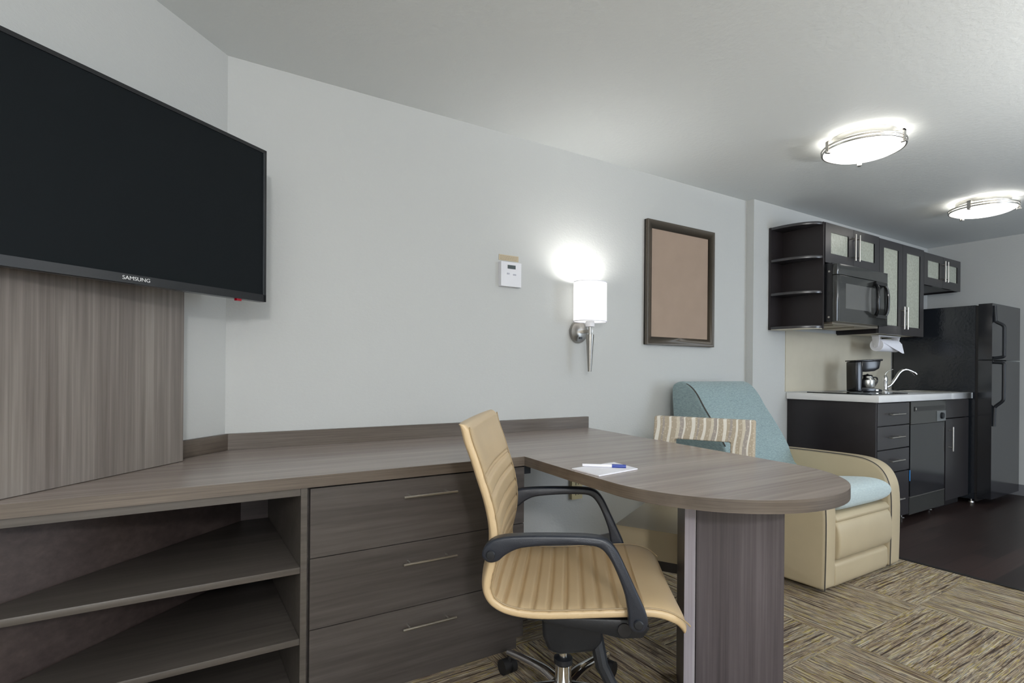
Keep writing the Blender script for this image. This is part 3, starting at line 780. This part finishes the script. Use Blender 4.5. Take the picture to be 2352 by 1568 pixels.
def microwave():
    t = Thing('microwave', 'black over-the-range microwave mounted under the wall cabinet', 'microwave', (4.37, 2.24, 1.465))
    x0, x1, y0, z0, z1 = 4.002, 4.735, 2.037, 1.468, 1.880
    t.part('body', B().box(x0, 4.76, 2.078, KY - .002, z0, z1 + .010, .003), M['appl'])
    for z in (1.50, 1.83): t.part('screw', B().lathe([(.007, 0), (.007, -.003), (0, -.004)], (x0, 2.10, z), 'X', 12), M['nickel'])
    f = t.part('front_face', B().prism([(x0, 2.0765), (x0, 2.045), (x0 + .012, y0 + .004), (x0 + .035, y0), (x1, y0), (x1, 2.0765)], 2, z0, 1.80, .002, 2), M['applm'])
    t.part('vent_grille', B().prism([(x0, 2.0765), (x0, 2.045), (x0 + .012, y0 + .004), (x0 + .035, y0), (x1, y0), (x1, 2.0765)], 2, 1.804, z1, .002, 2), M['applm'])
    t.part('window', B().box(4.105, 4.475, y0 - .0015, y0 + .002, 1.565, 1.745, .001), M['window'], f)
    b = B().tube([Vector(p) for p in smoothpts([(4.52, y0 - .012, 1.775), (4.50, y0 - .035, 1.74), (4.492, y0 - .042, 1.66), (4.50, y0 - .035, 1.57), (4.52, y0 - .012, 1.535)], 6)], .013, 12, False, 1)
    b.tube([Vector(p) for p in smoothpts([(4.66, y0 - .006, 1.785), (4.685, y0 - .020, 1.74), (4.692, y0 - .024, 1.66), (4.685, y0 - .020, 1.57), (4.66, y0 - .006, 1.530)], 6)], .011, 12)
    b.box(4.505, 4.68, y0 - .022, y0 - .0005, 1.770, 1.795, .006, 3); b.box(4.505, 4.68, y0 - .022, y0 - .0005, 1.520, 1.545, .006, 3)
    t.part('door_handle', b, M['blkg'], f)
    t.part('control_strip', B().box(4.70, 4.715, y0 - .0015, y0 + .002, 1.50, 1.79, 0), M['blkg'], f)
    t.part('vent_tray', B().box(4.03, 4.70, 2.09, 2.40, 1.452, 1.4675, .003).box(4.10, 4.30, 2.12, 2.36, 1.446, 1.452, .001).box(4.40, 4.62, 2.12, 2.36, 1.446, 1.452, .001), M['tray'])
microwave()

# ------------------------------------------------------------------ kitchen: base units and appliances
CT = .943
def countertop():
    sx0, sx1, sy0, sy1 = 5.32, 5.70, 1.93, 2.26
    z0, z1 = CT - .048, CT
    b = B()
    b.prism([(4.118, 1.82), (sx0, 1.82), (sx0, KY - .007), (4.052, KY - .007)], 2, z0, z1, .0015)
    b.box(sx1, 5.745, 1.82, KY - .007, z0, z1, .0015); b.box(sx0, sx1, 1.82, sy0, z0, z1, 0); b.box(sx0, sx1, sy1, KY - .007, z0, z1, 0)
    single('kitchen_countertop', b, M['counter'], 'white kitchen countertop over the dark base cabinets', 'countertop', (4.9, 2.13, z0))
    b = B()
    rm = .016; zz = z1 + .0005
    b.box(sx0 - rm, sx1 + rm, sy0 - rm, sy0, zz, zz + .006, .002); b.box(sx0 - rm, sx1 + rm, sy1, sy1 + rm, zz, zz + .006, .002)
    b.box(sx0 - rm, sx0, sy0, sy1, zz, zz + .006, .002); b.box(sx1, sx1 + rm, sy0, sy1, zz, zz + .006, .002)
    zb = z1 - .14
    b.box(sx0, sx0 + .003, sy0, sy1, zb, zz + .004, 0).box(sx1 - .003, sx1, sy0, sy1, zb, zz + .004, 0).box(sx0, sx1, sy0, sy0 + .003, zb, zz + .004, 0).box(sx0, sx1, sy1 - .003, sy1, zb, zz + .004, 0).box(sx0, sx1, sy0, sy1, zb - .003, zb, 0)
    t = Thing('kitchen_sink', 'stainless steel sink set in the countertop in front of the faucet', 'sink', (5.51, 2.1, zb))
    t.part('basin', b, M['steel'])
    t.part('drain', B().lathe([(.035, zb + .001), (.035, zb + .004), (.01, zb + .002), (0, zb + .002)], (5.51, 2.1, 0), 'Z', 24), M['chrome'])
    # cooktop
    t = Thing('cooktop', 'flat black glass cooktop on the left of the white countertop', 'cooktop', (4.45, 2.13, CT))
    t.part('glass_top', B().box(4.19, 4.75, 1.90, 2.36, CT + .0005, CT + .008, .002), M['blkg'])
    for x, y, r in ((4.33, 2.02, .085), (4.33, 2.24, .07), (4.60, 2.02, .07), (4.60, 2.24, .085)):
        t.part('burner_ring', B().tube([(x + r * math.cos(k * PI / 16), y + r * math.sin(k * PI / 16), CT + .0082) for k in range(32)], .001, 5, True), M['panel'])
    # faucet
    fx, fy = 5.39, 2.335
    t = Thing('kitchen_faucet', 'chrome faucet with a curved spout and lever behind the sink', 'faucet', (fx, fy, CT))
    t.part('body', B().lathe([(.030, CT + .0005), (.030, CT + .008), (.022, CT + .014), (.021, CT + .085), (.024, CT + .10), (.020, CT + .125), (.012, CT + .138), (0, CT + .142)], (fx, fy, 0), 'Z', 24), M['chrome'])
    dx, dy = .80, -.60
    P = lambda s_, h: (fx + dx * s_, fy + dy * s_, CT + h)
    t.part('spout', B().tube(smoothpts([P(.012, .03), P(.05, .055), (P(.09, .11)), P(.125, .165), P(.165, .19), P(.205, .185), P(.245, .165), P(.262, .15)], 6), [.013] * 36 + [.016] * 7, 12), M['chrome'])
    t.part('lever', B().tube(smoothpts([P(0, .135), P(.006, .155), P(.03, .178), P(.07, .192)], 5), [.007 - .0003 * i for i in range(16)], 10), M['chrome'])
countertop()

def coffee():
    th = math.atan2(-.53, .848)
    t = Thing('coffee_maker', 'small black drip coffee maker beside the faucet', 'coffee maker', (4.735, 2.20, CT + .0085), th, None, True)
    # local x points to the right of the picture (front of the machine)
    t.part('water_tank', B().prism([(-.108, 0), (-.112, .238), (-.06, .243), (-.05, .16), (-.058, .03), (-.05, 0)], 1, -.062, .062, .008, 3, None, .4), M['cblk'])
    t.part('lid', B().prism([(-.118, .240), (-.118, .250), (.10, .262), (.108, .254), (.10, .246)], 1, -.066, .066, .003, 2), M['cblk'])
    t.part('brew_basket', B().prism([(-.06, .16), (-.06, .248), (.098, .252), (.085, .185), (.05, .165), (-.02, .158)], 1, -.058, .058, .010, 3, None, .4), M['cblk'])
    t.part('base', B().prism([(-.06, 0), (-.06, .032), (.04, .030), (.095, .020), (.108, .008), (.104, 0)], 1, -.062, .062, .004, 2), M['cblk'])
    t.part('switch', B().box(.05, .07, -.066, -.060, .008, .018, .002), M['nickel'])
    t = Thing('coffee_carafe', 'steel-banded glass carafe sitting in the coffee maker', 'carafe', (4.735 + .015 * .848, 2.20 - .015 * .53, CT + .0405), th, None, True)
    t.part('jug', B().lathe([(0, 0), (.050, 0), (.054, .006), (.055, .058), (.053, .064), (.046, .070), (.036, .086), (.036, .092), (.0, .092)], (.01, 0, 0), 'Z', 32), M['steel'])
    t.part('lid', B().lathe([(.038, .090), (.032, .102), (.012, .106), (.0, .112)], (.01, 0, 0), 'Z', 24), M['cblk'])
    t.part('handle', B().tube(smoothpts([(.055, 0, .082), (.085, 0, .078), (.088, 0, .045), (.066, 0, .012)], 5), .006, 8), M['cblk'])
coffee()

def paper_towel():
    x0, x1, y = 5.02, 5.35, 2.24; zc = 1.337
    t = Thing('paper_towel_holder', 'white paper towel holder screwed under the tall glass cabinet', 'paper towel holder', ((x0 + x1) / 2, y, 1.42))
    t.part('mounting_bar', B().box(x0 - .03, x1 + .03, y - .03, y + .03, 1.411, 1.4195, .002), M['white'])
    for a in (x0 - .014, x1 + .004):
        t.part('bracket_arm', B().prism([(y - .032, 1.4105), (y + .032, 1.4105), (y + .020, 1.325), (y, 1.315), (y - .020, 1.325)], 0, a, a + .010, .002), M['white'])
    t2 = Thing('paper_towel_roll', 'white roll of paper towel with a loose end, under the tall cabinet', 'paper towel', ((x0 + x1) / 2, y, zc))
    t2.part('core', B().lathe([(.016, x0 - .0035), (.016, x1 + .0035)], (0, y, zc), 'X', 20), M['tape'])
    t2.part('roll', B().lathe([(.018, x0), (.052, x0), (.052, x1), (.018, x1)], (0, y, zc), 'X', 40), M['paper'])
    def flap(u, v):
        x = x0 + .13 * v * v + (x1 - x0 - .13 * v * v) * u
        x = x1 - (x1 - x0) * (1 - u) * (1 - v * .9)
        return Vector((x, y - .0525 - .018 * v, zc + .02 - .085 * v))
    bb = B(); bb.grid(flap, 8, 8)
    bm2 = bb.bm; geo = bmesh.ops.solidify(bm2, geom=bm2.faces[:], thickness=.0012)
    t2.part('hanging_sheet', bb, M['paper'])
paper_towel()

def base_units():
    yf = 1.845
    t = Thing('kitchen_drawer_cabinet', 'dark base cabinet with four drawers at the left end of the kitchen counter', 'cabinet', (4.38, 2.15, 0))
    t.part('side_panel', B().prism([(4.132, yf), (4.152, yf), (4.092, KY - .002), (4.072, KY - .002)], 2, 0, CT - .0485, .001), M['esp'])
    t.part('carcass', B().prism([(4.154, yf + .022), (4.648, yf + .022), (4.648, KY - .002), (4.110, KY - .002)], 2, .10, CT - .0485, .001), M['esp'])
    t.part('kick_board', B().box(4.16, 4.648, yf + .07, yf + .085, 0, .0995, 0), M['kick'])
    zs = [.889, .725, .556, .387, .055]
    for i in range(4):
        z1, z0 = zs[i] - .004, zs[i + 1] + .004
        d = t.part('drawer', B().box(4.158, 4.640, yf, yf + .0205, z0, z1, .002), M['espf'])
        hz = z1 - .078 if i < 3 else z1 - .19
        bar_handle(t, d, (4.30, yf - .032, hz), (4.50, yf - .032, hz), (0, -1, 0), .0055, .03, .03)
    t = Thing('dishwasher', 'glossy black built-in dishwasher with a dial, under the counter', 'dishwasher', (4.96, 2.15, 0))
    t.part('body', B().box(4.652, 5.272, yf + .03, KY - .01, .10, CT - .0485, .001), M['appl'])
    c = t.part('control_panel', B().box(4.656, 5.268, yf - .004, yf + .0295, .720, .888, .003), M['applm'])
    t.part('latch_recess', B().box(4.71, 5.24, yf - .0075, yf - .003, .815, .850, .003), M['blkg'], c)
    t.part('dial_plate', B().box(5.10, 5.262, yf - .007, yf - .003, .726, .806, .001), M['panel'], c)
    t.part('dial', B().lathe([(.026, 0), (.024, -.014), (0, -.016)], (5.18, yf - .007, .768), 'Y', 24), M['blkp'], c)
    t.part('badge', B().lathe([(.010, 0), (.010, -.002), (0, -.002)], (4.73, yf - .0078, .833), 'Y', 20), M['nickel'], c)
    t.part('door', B().box(4.656, 5.255, yf - .002, yf + .0295, .180, .716, .003), M['appl'])
    t.part('lower_panel', B().box(4.656, 5.268, yf + .002, yf + .0295, .045, .172, .002), M['applm'])
    t.part('trim_strip', B().box(4.656, 5.262, yf - .003, yf + .02, .1725, .1795, .001), M['nickel'])
    for x in (4.72, 5.20): t.part('foot', B().lathe([(0, 0), (.022, 0), (.018, .006), (.006, .008), (.006, .10)], (x, yf + .08, 0), 'Z', 16), M['nickel'])
    t.part('blue_tab', B().box(4.644, 4.654, yf - .004, yf - .0025, .30, .38, 0), M['sticker'])
    t = Thing('sink_cabinet', 'dark one-door base cabinet beside the refrigerator, under the sink', 'cabinet', (5.5, 2.15, 0))
    b = B(); b.box(5.276, 5.294, yf + .022, KY - .002, .10, CT - .0485, .001).box(5.725, 5.743, yf + .022, KY - .002, .10, CT - .0485, .001)
    b.box(5.294, 5.725, yf + .022, KY - .002, .10, .118, .001)
    t.part('carcass', b, M['esp'])
    t.part('kick_board', B().box(5.28, 5.74, yf + .07, yf + .085, 0, .0995, 0), M['kick'])
    t.part('false_drawer', B().box(5.282, 5.740, yf, yf + .0205, .742, .888, .002), M['espf'])
    d = t.part('door', B().box(5.282, 5.740, yf, yf + .0205, .075, .734, .002), M['espf'])
    bar_handle(t, d, (5.335, yf - .032, .475), (5.335, yf - .032, .672), (0, -1, 0), .006, .03, .03)
base_units()

def fridge():
    X0, X1 = 5.775, 6.435
    t = Thing('refrigerator', 'black top-freezer refrigerator at the end of the kitchen counter', 'refrigerator', (6.1, 2.1, 0))
    t.part('body', B().box(X0, X1, 1.815, KY - .02, .035, 1.685, .004), M['applt'])
    t.part('door_gasket', B().box(X0 + .006, X1 - .006, 1.795, 1.8145, .09, 1.68, 0), M['kick'])
    t.part('base_grille', B().box(X0 + .01, X1 - .01, 1.80, 1.8145, .02, .085, .001), M['kick'])
    fz = t.part('freezer_door', B().box(X0, X1, 1.703, 1.7945, 1.222, 1.692, .010, 3), M['appl'])
    fd = t.part('fridge_door', B().box(X0, X1, 1.703, 1.7945, .055, 1.212, .010, 3), M['appl'])
    def hd(zs, out, nm, par):
        b = B()
        b.tube(smoothpts(zs, 5), .013, 10, False, 1.0); t.part(nm, b, M['blkp'], par)
    x = X0 + .035
    hd([(x, 1.698, 1.672), (x, 1.692, 1.56), (x, 1.685, 1.535), (x, 1.640, 1.50), (x, 1.636, 1.44), (x, 1.636, 1.28), (x, 1.640, 1.245), (x, 1.700, 1.235)], 0, 'handle', fz)
    hd([(x, 1.700, 1.198), (x, 1.640, 1.19), (x, 1.636, 1.15), (x, 1.636, .93), (x, 1.642, .88), (x, 1.688, .83), (x, 1.694, .80), (x, 1.698, .665)], 0, 'handle', fd)
    for y in (1.85,): t.part('foot', B().lathe([(0, 0), (.022, 0), (.020, .012), (.008, .014), (.008, .034)], (X0 + .05, y, 0), 'Z', 16).lathe([(0, 0), (.022, 0), (.020, .012), (.008, .014), (.008, .034)], (X1 - .05, y, 0), 'Z', 16), M['nickel'])
    for y in (2.38,): t.part('foot', B().box(X0 + .03, X1 - .03, y - .02, y + .02, 0, .034, 0), M['blkp'])
fridge()

# ------------------------------------------------------------------ lights, world, camera
def area(name, loc, rot, sx, sy, e, col, spread=None):
    d = bpy.data.lights.new(name, 'AREA'); d.shape = 'RECTANGLE'; d.size = sx; d.size_y = sy; d.energy = e; d.color = col
    if spread: d.spread = spread
    o = bpy.data.objects.new(name, d); C.objects.link(o); o.location = loc; o.rotation_euler = rot
    return o
area('window_daylight', (0, FY, 1.5), (math.radians(90), 0, 0), 1.95, 1.25, 22, (.90, .95, 1.0))
area('kitchen_fill_area', (4.9, FY + .02, 1.3), (math.radians(90), 0, 0), 1.3, 1.7, 62, (.72, .84, 1.0))  # unseen light added to brighten kitchen fronts and far wall; wall is solid here
def lamp(name, loc, e, size=.05, col=(1, .98, .94), up=False):
    ld = bpy.data.lights.new(name, 'SPOT' if up else 'POINT'); ld.energy = e; ld.shadow_soft_size = size; ld.color = col
    lo = bpy.data.objects.new(name, ld); C.objects.link(lo); lo.location = loc
    if up: ld.spot_size = math.radians(165); ld.spot_blend = .6; lo.rotation_euler = (PI, 0, 0)
lamp('sconce_bulb', (2.03, 2.405, 1.552), 7, .045)
lamp('ceiling_fill_uplight', (-.5, -1.2, 1.35), 95, .12, (1, .99, .97), True)  # unseen uplight added to brighten the ceiling, no lamp stands here
lamp('ceiling_fill_uplight', (3.1, -.7, 1.35), 160, .12, (1, .99, .97), True)  # second added uplight without a fixture, lifts the ceiling further right
lamp('tv_shadow_light', (-.45, -1.6, 1.80), 120, .10, (1, .98, .96))  # added point light, no fixture, placed to cast the television's wall shadow
lamp('kitchen_fill_point', (5.2, -.6, 2.1), 14, .12)  # unseen fill light added for the kitchen end, no fixture

w = bpy.data.worlds.new('World'); S.world = w; w.use_nodes = True
w.node_tree.nodes['Background'].inputs[0].default_value = (.75, .85, 1, 1); w.node_tree.nodes['Background'].inputs[1].default_value = 1.0

f, yaw, roll, sh = 1242.9, .55858, -.00845, 67.08
cy, sy, cr, sr = math.cos(yaw), math.sin(yaw), math.cos(roll), math.sin(roll)
A = Matrix(((cr, 0, -sr), (0, 1, 0), (sr, 0, cr))) @ Matrix(((cy, -sy, 0), (sy, cy, 0), (0, 0, 1)))
cam = bpy.data.cameras.new('Camera'); co = bpy.data.objects.new('Camera', cam); C.objects.link(co); S.camera = co
R3 = Matrix((A[0], A[2], -A[1])).transposed()
co.matrix_world = Matrix.Translation((0, 0, 1.095)) @ R3.to_4x4()
cam.sensor_width = 36; cam.lens = f / 2352 * 36; cam.shift_y = sh / 2352; cam.clip_start = .02

S.view_settings.view_transform = 'Standard'; S.view_settings.look = 'None'; S.view_settings.gamma = 1
S.view_settings.use_curve_mapping = False; S.view_settings.exposure = 0.0
S.cycles.max_bounces = 8; S.cycles.diffuse_bounces = 5; S.cycles.use_denoising = True
S.cycles.sample_clamp_indirect = 6
